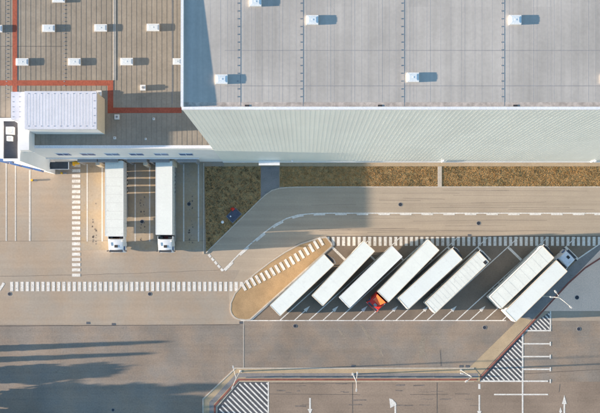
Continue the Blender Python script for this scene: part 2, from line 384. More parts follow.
# hatchings
b = MB()
def hatch(poly, step, wd, x0, x1, sl=1.0, z=.0085):
    """diagonal bars '\\' clipped to polygon, in plan pixels"""
    ys = [p[1] for p in poly]; c = -400
    k = x0
    while k < x1:
        seg = []; t = 0
        best = None
        while t < 1:
            x = k + t * 80; y = min(ys) + t * 80 * sl
            if inside(x, y, poly): best = [(x, y)] + (best[1:] if best and len(best) > 1 else [(x, y)]) if best is None else [best[0], (x, y)]
            t += .004
        if best and math.hypot(best[1][0] - best[0][0], best[1][1] - best[0][1]) > .8: strip(b, best, wd, z)
        k += step
hatch([(219, 430), (219, 409), (240, 383), (268, 383), (268, 430)], 5.6, .26, 160, 268, 1.0)
strip(b, [(268.3, 381.8), (268.3, 520)], .22, .009); 
hatch([(482, 380.5), (522, 336), (522, 380.5)], 5.0, .24, 440, 522, 1.0)
hatch([(525, 330), (550, 311.5), (550, 330)], 4.6, .24, 500, 550, 1.0, .0125)
strip(b, [(522.6, 332), (522.6, 440)], .28, .0095); strip(b, [(480, 381.2), (548, 381.2)], .26, .012)
strip(b, [(524, 330.6), (551, 330.6)], .26, .0165); strip(b, [(550.4, 311), (550.4, 330)], .26, .0125)
for y in (343.8, 356.6, 369.3): strip(b, [(523.4, y), (549.5, y)], .24, .012)
for y in (343.8, 356.6, 369.3, 381.2): strip(b, [(550.3, y - 2), (550.3, y + 2)], .24, .0165)
strip(b, [(494, 394.5), (548, 394.5)], .24, .0135)
done(b, 'hatched_markings')
b = MB()
def arrow(x, y0, y1, up=True, hw=2.2, hl=7):
    sgn = -1 if up else 1
    strip(b, [(x, y0), (x, y1)], .28, .009); b.poly([px2(x - hw, y1, .013), px2(x + hw, y1, .013), px2(x, y1 + sgn * hl, .013)])
arrow(479.3, 395, 411, False); arrow(564.3, 440, 404, True, 2.4, 9); arrow(560.5, 440, 412, True, 1.6, 5); arrow(310, 398, 409, False, 2.4, 6)
strip(b, [(479.3, 384), (479.3, 389)], .4, .009)
strip(b, [(395.3, 440), (395.3, 405)], .3, .009); b.poly([px2(396.3, 405, .013), px2(390.3, 408, .013), px2(389.3, 398.5, .013), px2(392, 399, .013), px2(396, 403, .013)])
done(b, 'lane_arrows')
# joints, cracks, wear lines and painted shadow streaks
b = MB()
def wig(p, q, n=10, a=.35):
    return [(p[0] + (q[0] - p[0]) * i / n, p[1] + (q[1] - p[1]) * i / n + random.uniform(-a, a)) for i in range(n + 1)]
strip(b, wig((-300, 328), (240, 324.7), 40, .25), .10, .006)
strip(b, wig((-200, 279.5), (80, 275), 16, .4), .05, .006); strip(b, wig((80, 275), (225, 270), 16, .4), .04, .006)
strip(b, wig((-100, 241.4), (205, 240.6), 20, .2), .04, .006)
for x in (352.5, 437.0): strip(b, [(x, 382.5), (x, 450)], .08, .006)
for a_, c_ in (((269, 394), (360, 394.6)), ((410, 394.5), (448, 394.3)), ((269, 383.5), (360, 383)), ((455, 394), (470, 394)), ((523, 373.8), (600, 369.5)), ((440, 350), (441, 366)), ((560, 384), (559, 392))): strip(b, wig(a_, c_, 8, .2), .07, .006)  # streak right of the large hatched triangle: lamp shadow drawn in
done(b, 'joints_and_shadow_line', M_line)
b = MB(); strip(b, [(243.5, 321), (243.5, 368)], .14, .006); done(b, 'pale_joint', M_kerb)
b = MB()
for lx in (94.5, 142.5, 191): 
    for k in range(9):
        for dx in (-1.6, 1.6):
            x = lx + dx + random.gauss(0, .5); y = random.uniform(196, 244); r = random.uniform(.5, 1.1)
            b.poly([px2(x + r * math.cos(t) * random.uniform(.6, 1), y + r * math.sin(t), .0135) for t in [-.0 - i * math.tau / 7 for i in range(7)]])
for _ in range(26):
    x = random.uniform(270, 480); y = random.choice((385, 391, 399, 405)) + random.gauss(0, 1); L_ = random.uniform(2, 14)
    strip(b, wig((x, y), (x + L_, y + random.uniform(-.3, .3)), 4, .2), random.uniform(.05, .25), .0075 + random.uniform(0, .0006))
done(b, 'oil_stains', M_tyre)
b = MB()
for _ in range(30):
    x = random.uniform(300, 520); y = random.uniform(190, 234); L_ = random.uniform(30, 140)
    strip(b, wig((x, y), (x + L_, y + random.uniform(-1, 1)), 12, .15), random.uniform(.03, .10), .004 + random.uniform(0, .002))
for y0 in (344, 348, 352, 366, 371, 338):  # thin lamp-post shadows drawn as flat streaks
    x0 = random.uniform(525, 550); strip(b, wig((x0, y0), (640, y0 - 3), 10, .2), .08, .004)
done(b, 'tracks_and_shadow_streaks', mat('faint tracks and shadow streaks', (.27, .225, .185), var=.15, scale=.8))

b = MB(); pr = random.Random(5)
def patch_poly(cx, cy, rx, ry, rot, z, n=18):
    out = []
    for i in range(n):
        a = -i * math.tau / n; q = pr.uniform(.75, 1.15); x, y = rx * q * math.cos(a), ry * q * math.sin(a)
        out.append(px2(cx + x * math.cos(rot) - y * math.sin(rot), cy + x * math.sin(rot) + y * math.cos(rot), z))
    return out[::-1]
for k, (cx, cy, rx, ry, rot) in enumerate(((372, 341, 19, 2.2, .95), (422, 346, 3, 13, 0.1), (436, 334, 8, 1.2, .8), (342, 334, 9, 1.1, .9), (60, 372, 10, 1, 0), (424, 352, 12, 1, 1.2), (395, 390, 8, .7, 0), (365, 330, 10, .8, .9))):
    b.poly(patch_poly(cx, cy, rx, ry, rot, -.0065 + .0003 * k))
done(b, 'worn_patches', mat('worn pale concrete', (.265, .226, .183), var=.15, scale=.9, fine=.2, fscale=4))
# manholes
for i, (x, y, r, lab) in enumerate([
    (9.5, 294, .28, 'dark manhole cover below the long crossing, near the left edge'), (149.7, 294, .28, 'dark manhole cover below the long crossing, below the docked trucks'),
    (267, 295, .28, 'blue-black manhole cover on the tan island by the first trailer'), (189, 204, .3, 'dark manhole cover in the empty dock lane right of the second truck'),
    (142, 221.5, .3, 'dark manhole cover between the two docked trucks'), (400.3, 204.5, .3, 'dark manhole cover on the road just above its dashed line'),
    (478.5, 223.2, .3, 'dark manhole cover on the road just below its dashed line'), (295, 326, .28, 'round dark manhole cover below the first trailer bays'),
    (484.5, 327.5, .3, 'round dark manhole cover below the last parking arrows'), (578.7, 329, .3, 'round dark manhole cover right of the small hatched triangle'),
    (577, 297.5, .32, 'blue-black manhole cover beside the two-armed lamp on the pale yard'), (113, 410, .25, 'dark manhole cover in the tree shade at the bottom left')]):
    b = MB(); c = px2(x, y); b.tube([(0, 0, -.02), (0, 0, .018)], r, 20); o = b.build('manhole_cover', M_iron); o.location = c
    b = MB(); b.tube([(0, 0, -.02), (0, 0, .0165)], r + .06, 20); b.build('frame', M_grey, o); tag(o, lab, 'manhole cover', 'round manhole covers')
for x, y, lab in [(88, 323, 'left of two square drain grates on the yard edge'), (113.5, 324.3, 'right of two square drain grates on the yard edge'), (241, 322.6, 'square drain grate at the tip of the tan island'),
                  (353, 366, 'square drain grate beside the lamp on the long verge'), (461, 366.3, 'left of two drain grates at the foot of the diagonal path'), (467.3, 366.3, 'right of two drain grates at the foot of the diagonal path'), (469.5, 235.4, 'square drain grate at the road edge above the crossing')]:
    b = MB(); b.box((-.3, -.2, -.01), (.3, .2, .012)); o = b.build('drain_grate', M_iron); o.location = px2(x, y)
    b = MB(); [b.box((-.26 + i * .1, -.16, .0122), (-.22 + i * .1, .16, .018)) for i in range(6)]; b.build('bars', M_grey, o); tag(o, lab, 'drain grate', 'square drain grates')

# ------------------------------------------------------------------ warehouse
HW = 47.2; HL = 16.5; HP = 21.6; HO = 17.3
def Q(px, py, h): v = P(px, py, h); return (v.x, v.y)
X0, Y0 = Q(181.6, 108.6, HW)
XE = px2(1000, 0).x; YN = Y0 + 120
YB = P(0, 162.3, 0).y
WH = empty('warehouse', (X0, Y0, 0), 0, 'tall pale high-bay warehouse with grey ribbed roof and square skylights', 'warehouse')
def rel(b, name, m, parent, root_loc, **k):
    o = b.build(name, m, parent, **k); 
    o.data.transform(Matrix.Translation(-Vector(root_loc))); return o
WL = (X0, Y0, 0)
b = MB(); b.box((X0 + .1, Y0 + .1, 0), (XE, YN, HW - .6)); rel(b, 'wall', mat('wall dark against bounce', (.10, .105, .11), rough=.8), WH, WL)  # unseen wall, made dark to keep its bounce off the wing roof
b = MB(); x = X0 + .35                     # ribbed south cladding
while x < XE - 1:
    b.box((x, Y0 - .0020, .9), (x + .22, Y0 + .1, HW - .55), 0); x += .60
b.box((X0, Y0, .9), (XE, Y0 + .1, HW - .55), 0)
rel(b, 'south_cladding', M_clad, WH, WL)
b = MB(); b.box((X0 - .02, Y0 - .06, 0), (XE, Y0 + .1, .9)); rel(b, 'plinth', M_white, WH, WL)
b = MB(); b.box((X0, Y0 - .10, HW - .55), (XE, Y0 + .22, HW + .02)); rel(b, 'coping', M_cap, WH, WL)
b = MB()                                   # west parapet, taller towards the south because the roof falls that way
ys = Y0 + .2; n = len(b.v)
x0, x1 = X0 - .05, X0 + .25
def ph(y): return HW + .40 - (y - ys) * .0150
b.v += [Vector(v) for v in ((x0, ys, HW - .6), (x1, ys, HW - .6), (x1, YN, HW - .6), (x0, YN, HW - .6), (x0, ys, ph(ys)), (x1, ys, ph(ys)), (x1, YN, HW + .05), (x0, YN, HW + .05))]
yk = ys + (ph(ys) - HW - .05) / .0150
for v in b.v[n + 6:n + 8]: v.y = yk
for v in b.v[n + 2:n + 4]: v.y = yk
for f in ((3, 2, 1, 0), (4, 5, 6, 7), (0, 1, 5, 4), (1, 2, 6, 5), (2, 3, 7, 6), (3, 0, 4, 7)): b.f.append([n + i for i in f]); b.m.append(0)
rel(b, 'west_parapet', M_cap, WH, WL)
b = MB(); b.box((X0 + .25, Y0 + .22, HW - .6), (XE, YN, HW - .06), 0)
b.poly([(X0 + .25, Y0 + .22, HW - .055), (XE, Y0 + .22, HW - .055), (XE, Y0 + .75, HW - .055), (X0 + .25, Y0 + .75, HW - .055)], 1)
rf = rel(b, 'roof', [M_roofw, M_rooft], WH, WL)
b = MB(); x = X0 + .5
i = 0
while x < Q(640, 0, HW)[0]:
    b.box((x, Y0 + .8, HW - .0595), (x + .03, Y0 + 30, HW - .058 + (.0002 if i % 4 else .0012))); x += random.choice((.40, .40, .8, 1.2)); i += 1
rel(b, 'roof_seam', M_seamw, rf, WL)
b = MB()
for x in (240.2, 302.8, 404, 504.2): 
    c = Q(x, 0, HW)[0]; b.box((c, Y0 + .3, HW - .058), (c + .06, Y0 + 30, HW - .050))
for y in (50.5, 86): 
    c = Q(0, y, HW)[1]; b.box((X0 + 5, c, HW - .058), (XE, c + .05, HW - .048))
rel(b, 'expansion_joint', M_grey, rf, WL)
FX1, FX2 = [None], [None]
def fixing(par, loc, a_, b_, h, store, name='roof_fixing'):
    if store[0] is None:
        m_ = MB(); m_.box((-a_ / 2, -b_ / 2, 0), (a_ / 2, b_ / 2, h)); o = m_.build(name, M_grey, par); store[0] = o
    else: o = store[0].copy(); C.objects.link(o); o.parent = par; o.name = name
    o.location = loc; return o
for x in (237.7, 300.6, 401.3, 501.8):
    y = 3.0
    while y < 104:
        c = Q(x, y, HW); fixing(rf, (c[0] - X0, c[1] - Y0, HW - .06), .16, .13, .028, FX1); y += 7.8
def skylight(parent, loc0, x, y, h, sx, sy, hh, name='skylight'):
    c = Q(x, y, h)
    b = MB(); b.box((c[0] - sx / 2, c[1] - sy / 2, h), (c[0] + sx / 2, c[1] + sy / 2, h + hh - .05), 0)
    o = b.build(name, M_skyf, parent, bevel=.015); o.data.transform(Matrix.Translation(-Vector(loc0)))
    b = MB(); b.box((c[0] - sx / 2 + .12, c[1] - sy / 2 + .12, h + hh - .05), (c[0] + sx / 2 - .12, c[1] + sy / 2 - .12, h + hh - .01), 0, taper=(.15, .15))
    b.box((c[0] - .1, c[1] - .1, h + hh - .01), (c[0] + .1, c[1] + .1, h + hh + .005), 0)
    d = b.build('dome', M_sky, o); d.data.transform(Matrix.Translation(-Vector(loc0)))
for x, y in ((255.6, 2), (312.4, 20.3), (221.8, 79.5), (412.8, 77.6), (515, 20.2), (607, 79)):
    skylight(WH, WL, x, y, HW - .06, 1.38, 1.08, .30)
for x in (380, 515.5, 247): 
    c = Q(x, 105.5, HW); b = MB(); b.box((c[0] - .25, c[1] - .1, HW - .05), (c[0] + .25, c[1] + .1, HW - .02)); rel(b, 'roof_outlet', M_dark, WH, WL)
for x in (292.5, 439, 588.5):
    b = MB(); b.box((px2(x, 0).x - .12, Y0 - .35, 3.2), (px2(x, 0).x + .12, Y0 - .06, 3.5)); rel(b, 'wall_lamp', M_cap, WH, WL)
for x, z in ((441, 1.2), (589, 1.0)):
    b = MB(); c = px2(x, 0).x; b.box((c - .06, Y0 - .16, .9), (c + .06, Y0 - .03, 3.2)); rel(b, 'downpipe', M_cap, WH, WL)
b = MB(); c = px2(270, 0).x; b.box((c - 1.5, Y0 - .10, 0), (c + 1.5, Y0 - .05, 2.6)); d = rel(b, 'door', M_grey, WH, WL)
b = MB(); b.box((c - 1.8, Y0 - .9, 2.9), (c + 1.8, Y0 - .06, 3.05)); rel(b, 'canopy', M_cap, WH, WL)
for i in range(3):
    c = px2(212 + i * 4, 0).x

# ------------------------------------------------------------------ loading wing
XW = Q(-330, 0, HL)[0]; XEl = X0 - .02
YL = Y0 - .0
LW = empty('loading_wing', (XEl - 20, YL, 0), 0, 'lower beige-roofed loading wing with dock doors, red walkways and white penthouse', 'loading building')
LL = (XEl - 20, YL, 0)
xo = Q(20, 0, HL)[0]
b = MB(); b.box((XW, YL + .12, 0), (XEl, YN, HL - .45)); rel(b, 'wall', M_white, LW, LL)
b = MB(); b.box((xo, YL - .02, HL - .45), (XEl, YL + .45, HL + .06)); rel(b, 'parapet', M_cap, LW, LL)
b = MB(); b.box((XW, YL + .45, HL - .5), (XEl, YN, HL)); rf = rel(b, 'roof', M_rooff, LW, LL)
b = MB(); x = Q(-20, 0, HL)[0]; i = 0
while x < XEl - .1:
    b.box((x, YL + .5, HL), (x + .04, YL + 30, HL + .009)); x += .78; i += 1
rel(b, 'roof_seam', M_seam, rf, LL)
b = MB()
def rrect(x0, y0, x1, y1, z, t=.03, mi=0):
    a = Q(x0, y1, HL); c = Q(x1, y0, HL); b.box((a[0], a[1], HL + .001), (c[0], c[1], HL + z), mi)
rrect(12.6, -40, 17.2, 92, .030); rrect(-60, 80.3, 12.5, 85.6, .027); rrect(17.3, 80.3, 107.6, 85.6, .027); rrect(107.7, 80.3, 113.2, 113.2, .030); rrect(113.3, 107.6, 181.5, 113.0, .027)
rel(b, 'walkway', M_mem, LW, LL)
b = MB(); rrect(113.6, -40, 114.2, 80.2, .05); rrect(114.9, -40, 115.6, 80.2, .04)
rel(b, 'expansion_joint', M_galv, rf, LL)
b = MB(); rrect(172, 0, 172.5, 104, .02)
rel(b, 'cable_duct', M_grey, rf, LL)
y = 1.5
while y < 100:
    for x in (6.6, 64.3): 
        if x > 60 and y > 86: continue
        c = Q(x, y, HL); fixing(rf, (c[0] - LL[0], c[1] - LL[1], HL), .24, .12, .04, FX2)
    y += 4.0
b = MB(); c = Q(0, 46.3, HL); d = Q(62, 46.3, HL); b.box((c[0], c[1] - .03, HL + .011), (d[0], c[1] + .03, HL + .02))
rel(b, 'roof_cable', M_chs, rf, LL)
for x, y in ((-3.5, 29), (49, 28.6), (101, 28.2), (153.3, 27.8), (22.6, 62.2), (74.8, 62.1), (127, 61.9), (59, -.8)):
    skylight(LW, LL, x, y, HL, 1.95, 1.12, .33)
skylight(LW, LL, 177.2, 61.6, HL, 1.3, 1.0, .2)
for x, y, s_ in ((143.3, 88, .85), (117.3, 117.2, .75), (99.5, 93.5, .8), (154, 119, .35), (146, 139, .3), (115, 138, .4)):
    c = Q(x, y, HL); b = MB(); b.box((c[0] - s_ / 2, c[1] - s_ / 2, HL), (c[0] + s_ / 2, c[1] + s_ / 2, HL + .3 * s_ + .1)); o = b.build('vent', M_skyf, LW, bevel=.02); o.data.transform(Matrix.Translation(-Vector(LL)))
    b = MB(); b.tube([(c[0], c[1], HL + .3 * s_ + .1), (c[0], c[1], HL + .3 * s_ + .18)], s_ * .22, 10); o2 = b.build('cowl', M_grey, o); o2.data.transform(Matrix.Translation(-Vector(LL)))
# penthouse
a = Q(24.5, 128.4, HP); c = Q(95.8, 91.8, HP)
b = MB(); b.box((a[0], a[1], HL), (c[0], c[1], HP - .5), 0)
pe = rel(b, 'penthouse', M_white, LW, LL)
b = MB(); b.box((c[0] , a[1], HL), (c[0] + .06, c[1], HP - .5)); rel(b, 'end_wall', M_cream, pe, LL)
b = MB(); b.box((a[0], a[1] - .1, HP - .5), (c[0] + .1, c[1] + .1, HP)); prf = rel(b, 'roof', M_pent, pe, LL)
b = MB(); x = a[0] + .3
while x < c[0] - .2: b.box((x, a[1] + .5, HP), (x + .05, c[1] - .3, HP + .006)); x += .46
rel(b, 'roof_rib', M_skyf, prf, LL)
FX3 = [None]; x = a[0] + .6
while x < c[0] - .3:
    for y in (a[1] + .35, c[1] - .25): fixing(prf, (x - LL[0], y - LL[1], HP), .12, .10, .025, FX3, 'lightning_clip')
    x += .95
y = a[1] + .8
while y < c[1]: fixing(prf, (c[0] - .25 - LL[0], y - LL[1], HP), .10, .12, .025, FX3, 'lightning_clip'); y += 1.1

a2 = Q(11, 119.5, HP - .8); c2 = Q(24.4, 91.8, HP - .8)
b = MB(); b.box((a2[0], a2[1], HL), (a[0] - .002, c2[1], HP - .8)); pe2 = rel(b, 'annex', M_pent, LW, LL)
for i in range(6):
    for dx in (.3, 1.3): fixing(pe2, (a2[0] + dx - LL[0], a2[1] + .4 + i * .75 - LL[1], HP - .8), .12, .12, .05, FX3, 'lightning_clip')
a3 = Q(18.5, 150, HP - 2.6); c3 = Q(29, 128.7, HP - 2.6)
b = MB(); b.box((a3[0], a3[1], HL), (c3[0], a2[1] - .01, HP - 2.6)); rel(b, 'stair_tower', M_white, LW, LL)
# windows and doors of the dock wall
for x in (56.5, 81.5, 106.5, 131.5, 157, 182.5):
    xx = (x - 305) * (1 - 13 / H) / K
    z0 = H * (1 - (YL - .0) / ((268 - 155.6) / K)); z1 = H * (1 - YL / ((268 - 153.9) / K))
    b = MB(); b.box((xx - 1.05, YL + .04, z0), (xx + 1.05, YL + .10, z1)); wd = rel(b, 'window', M_glass, LW, LL)
    b = MB(); b.box((xx - 1.1, YL + .03, z0 - .06), (xx + 1.1, YL + .12, z0)); b.box((xx - 1.1, YL + .03, z1), (xx + 1.1, YL + .12, z1 + .06)); b.box((xx - .03, YL + .03, z0), (xx + .03, YL + .06, z1)); rel(b, 'frame', M_cap, wd, LL)
dock_x = [94.5, 114.2, 142.5, 164.2, 191]
for x in dock_x:
    xx = px2(x, 0).x
    b = MB(); b.box((xx - 1.25, YL + .06, .2), (xx + 1.25, YL + .11, 3.9)); dd = rel(b, 'dock_door', M_grey, LW, LL)
    b = MB(); b.box((xx - 1.65, YL - .55, .7), (xx - 1.3, YL + .1, 4.3)); b.box((xx + 1.3, YL - .55, .7), (xx + 1.65, YL + .1, 4.3)); b.box((xx - 1.65, YL - .6, 4.31), (xx + 1.65, YL + .1, 4.75)); rel(b, 'dock_shelter', M_grey, LW, LL)
    for s_ in (-1, 1):
        b = MB(); b.box((xx + s_ * 1.45 - .12, YL - .25, .6), (xx + s_ * 1.45 + .12, YL - .0, 1.0)); 
for x in (102.8, 124.3, 149.4, 175.0):
    xx = px2(x, 0).x; b = MB(); b.box((xx - .35, YL - .95, 0), (xx + .35, YL - .05, 3.6)); rel(b, 'buttress', M_crs, LW, LL)
b = MB(); b.box((px2(52, 0).x, YL - .10, 4.9), (px2(203, 0).x, YL + .08, 5.1)); rel(b, 'canopy_beam', M_cap, LW, LL)
# office block at the left
o_pts = [Q(20, 118, HO), Q(20, 161, HO), Q(-42, 146, HO), Q(-330, 146, HO), Q(-330, 118, HO)]
OB = empty('office_block', (o_pts[1][0], o_pts[1][1], 0), 0, 'white corner block with slanted window wall beside the loading wing', 'office block')
OL = (o_pts[1][0], o_pts[1][1], 0)
o_pts[1] = (o_pts[1][0], min(o_pts[1][1], px2(0, 170.5).y))
b = MB(); b.prism(o_pts, 0, HO - .3); rel(b, 'wall', M_white, OB, OL)
# roof: solid white slab with sunken bay darkened for parapet shade
A, B_ = Q(3.2, 121, HO), Q(17.8, 158.5, HO)
b = MB(); X1 = o_pts[0][0]; N_ = o_pts[0][1]; Sx = o_pts[1][1]
b.box((A[0] - 40, A[1], HO - .3), (X1, N_ - .0, HO)); 
b.prism([(A[0] - .01, A[1]), (A[0] - 40, A[1]), (A[0] - 40, B_[1] + 2), (A[0] - .01, B_[1])], HO - .3, HO)
b.box((B_[0], B_[1], HO - .3), (X1, A[1] - .001, HO))
b.box((A[0] - .01, Sx, HO - .3), (X1, B_[1] - .001, HO))
rel(b, 'roof_edge', M_cap, OB, OL)
b = MB(); b.box((A[0], B_[1], HO - .3), (B_[0], A[1], HO - .24)); rel(b, 'sunken_roof', M_roofshade, OB, OL)
for (x, y, s_) in ((10.7, 131, 1.15), (10.2, 138.8, .75)):
    c = Q(x, y, HO); b = MB(); b.box((c[0] - s_ / 2, c[1] - s_ / 2, HO - .24), (c[0] + s_ / 2, c[1] + s_ / 2, HO + .5)); ac = rel(b, 'air_conditioner', M_skyf, OB, OL)
    b = MB(); b.tube([(c[0], c[1], HO + .5), (c[0], c[1], HO + .54)], s_ * .34, 14); rel(b, 'fan_grille', M_galv, ac, OL)
# projecting blue window boxes along the slanted wall
pA = Vector((*o_pts[2], 0)); pB = Vector((*o_pts[1], 0)); dv = (pB - pA).normalized(); nv = Vector((dv.y, -dv.x, 0)); LN = (pB - pA).length
for z0, z1, spans in ((3.0, 4.6, ((-6, 6), (10, 19), (22, 30), (33, 41))), (9.5, 10.6, ((-14, -3), (0, 12)))):
    for xa, xb in spans:
        ts = [((x_ - 305) * (1 - z1 / H) / K - pA.x) / dv.x for x_ in (xa, xb)]
        if ts[0] < .2 or ts[1] > LN - .1: continue
        p, q = pA + dv * ts[0], pA + dv * ts[1]; e = nv * .30
        b = MB(); b.prism([(p.x, p.y), (p.x + e.x, p.y + e.y), (q.x + e.x, q.y + e.y), (q.x, q.y)], z0, z1); rel(b, 'window', M_glass, OB, OL)
c = px2(62.5, 0).x
# stair / ramp shelter between office and docks
SH = empty('ramp_shelter', px2(62, 167), 0, 'dark grey ramp shelter between the white block and the docks', 'shelter')
SL = tuple(px2(62, 167))
x0, x1 = px2(47, 0).x, px2(73, 0).x; y0, y1 = px2(0, 171).y, Y0 - .32
b = MB(); b.box((x0, y0, 2.7), (x1, y1, 2.85)); sr = rel(b, 'roof', mat('dark shelter roof', (.07, .075, .085), var=.2, scale=1.2), SH, SL)
b = MB(); b.box((x0 + .6, y0 + .35, 2.85), (x0 + 1.5, y1 - .25, 3.0)); rel(b, 'hatch', M_dark, sr, SL)
b = MB(); b.box((x0, y0 - .06, 2.62), (x1, y0, 2.9)); b.box((x1, y0 - .06, 2.62), (x1 + .08, y1, 2.9)); rel(b, 'fascia', M_cap, SH, SL)
for x in (x0 + .1, x1 - .1, (x0 + x1) / 2):
    b = MB(); b.tube([(x, y0 + .1, 0), (x, y0 + .1, 2.7)], .06, 8); rel(b, 'post', M_grey, SH, SL)
b = MB(); b.box((px2(74.2, 0).x, px2(0, 164.5).y, 0), (px2(79.5, 0).x, px2(0, 162.6).y, 1.1)); b.box((px2(74.2, 0).x, px2(0, 166.2).y, 0), (px2(74.9, 0).x, px2(0, 162.6).y, 1.2))
tag(b.build('safety_barrier', M_yel), 'yellow safety barrier at the top of the dock crossing', 'barrier')
for x, y, lab in ((32.3, 180.3, 'yellow bollard with a grey lever box on the left yard'), (61.8, 173.2, 'yellow bollard just below the dark ramp shelter')):
    o = empty('bollard', px2(x, y), 0, lab, 'bollard', 'yellow bollards')
    b = MB(); b.tube([(0, 0, 0), (0, 0, .30), (0, 0, .35)], .17, 10); b.build('post', M_yel, o)
    b = MB(); b.tube([(0, 0, .15), (0, 0, .22)], .175, 10); b.build('band', M_dark, o)
    b = MB(); b.box((.3, -.15, 0), (.9, .15, .2)); b.build('box', M_grey, o)

# ------------------------------------------------------------------ trucks
def wheel(parent, x, y, r=.5, wdt=.38):
    b = MB(); b.tube([(x - wdt / 2, y, r), (x + wdt / 2, y, r)], r, 18); w_ = b.build('wheel', M_dark, parent)
    b = MB(); b.tube([(x - wdt / 2 - .01, y, r), (x + wdt / 2 + .01, y, r)], r * .55, 12); b.build('rim', M_galv, w_); return w_
def trailer_parts(t, L, W, roofm, sidem, fr=True, ribs=0, closed=True, rail=M_crs, fridge=False, flip=1):
    """y = 0 at the rear doors, front at y = L; roof at 4 m"""
    h = 4.0; w2 = W / 2
    b = MB(); b.box((-w2, 0, 1.15), (w2, L, h - .06))
    for i in range(int(L / .6)):
        for s_ in (-1, 1): y = .3 + i * .6; b.box((s_ * (w2 + .012) - .012, y, 1.25), (s_ * (w2 + .012) + .012, y + .05, h - .15), 1)
    bd = b.build('cargo_box', [sidem, M_galv], t)
    b = MB(); b.box((-w2 + .01, .01, h - .06), (w2 - .01, L - .01, h))
    rf = b.build('roof', roofm, t, bevel=.025)
    b = MB()
    for s_ in (-1, 1): b.box((s_ * w2 - .05, .02, h - .10), (s_ * w2 + .05, L - .02, h + .005))
    b.box((-w2 + .05, -.03, h - .12), (w2 - .05, .08, h + .012)); b.box((-w2 + .05, L - .08, h - .12), (w2 - .05, L + .03, h + .012))
    b.build('roof_rail', rail, t)
    seam_mat = M_galv if ribs else M_skyf; ribs = ribs or 6
    if ribs:
        b = MB()
        for i in range(1, ribs): y = L * i / ribs; b.box((-w2 + .06, y - .018, h), (w2 - .06, y + .018, h + (.006 if seam_mat == M_galv else .003)))
        b.build('roof_seam', seam_mat, rf)
    for s_ in (-1, 1):
        b = MB(); b.box((s_ * w2 / 2 - w2 / 2 + .05, -.05, 1.25), (s_ * w2 / 2 + w2 / 2 - .05, -.005, h - .15)); dr = b.build('rear_door', sidem, t)
        b = MB(); b.box((s_ * .45 - .02, -.09, 1.3), (s_ * .45 + .02, -.05, h - .2)); b.build('lock_rod', M_galv, dr)
    b = MB(); 
    for s_ in (-1, 1): b.box((s_ * .55 - .07, .1, .85), (s_ * .55 + .07, L - .3, 1.15))
    for i in range(9): b.box((-w2 + .1, .5 + i * (L - 1) / 8, 1.0), (w2 - .1, .6 + i * (L - 1) / 8, 1.15))
    b.build('frame', M_chs, t)
    for i in range(3):
        for s_ in (-1, 1): wheel(t, s_ * (w2 - .22), 1.95 + i * 1.31, .5)
        b = MB(); b.tube([(-w2 + .4, 1.95 + i * 1.31, .5), (w2 - .4, 1.95 + i * 1.31, .5)], .07, 8); b.build('axle', M_chs, t)
    for s_ in (-1, 1):
        b = MB(); b.box((s_ * (w2 - .12) - .1, 5.35, .12), (s_ * (w2 - .12) + .1, L * .735, 1.15)); b.build('side_skirt', M_grey, t)
        b = MB(); b.box((s_ * .85 - .07, L * .79, .04), (s_ * .85 + .07, L * .79 + .14, 1.1)); b.box((s_ * .85 - .16, L * .79 - .1, 0.01), (s_ * .85 + .16, L * .79 + .24, .05)); b.build('landing_leg', M_chs, t)
        b = MB(); b.box((s_ * (w2 - .25) - .15, -.03, .75), (s_ * (w2 - .25) + .15, .05, .95)); b.build('tail_light', mat('tail lens', (.35, .02, .02), rough=.3, var=.05), t)
    b = MB(); b.box((-w2 + .05, .05, .45), (w2 - .05, .18, .62)); b.build('underrun_bar', M_chs, t)
    b = MB(); b.box((-w2 + .1, .0, .63), (w2 - .1, .2, 1.14)); b.box((-w2 + .08, .45, .12), (w2 - .08, .5, 1.14)); b.build('bumper', M_chs, t)
    if fridge:
        b = MB(); n = len(b.v); r0 = []
        q = [(-w2 + .25, L + .03), (-w2 + .25, L + .22), (-w2 + .6, L + .42), (w2 - .6, L + .42), (w2 - .25, L + .22), (w2 - .25, L + .03)]
        b.prism(q, 1.5, 3.7); u = b.build('cooling_unit', M_chs, t, bevel=.03)
        b = MB(); b.box((-.5, L + .42, 2.2), (.5, L + .45, 3.2)); b.build('grille', M_grey, u)
        pts = [(w2 * flip - .1 * flip, L - .0, 3.7), (w2 * flip, L + .35, 3.75), (w2 * .5 * flip, L + .6, 3.6), (0, L + .62, 3.2)]
        b = MB(); b.tube(pts, .035, 6); b.build('air_hose', M_cap, t)
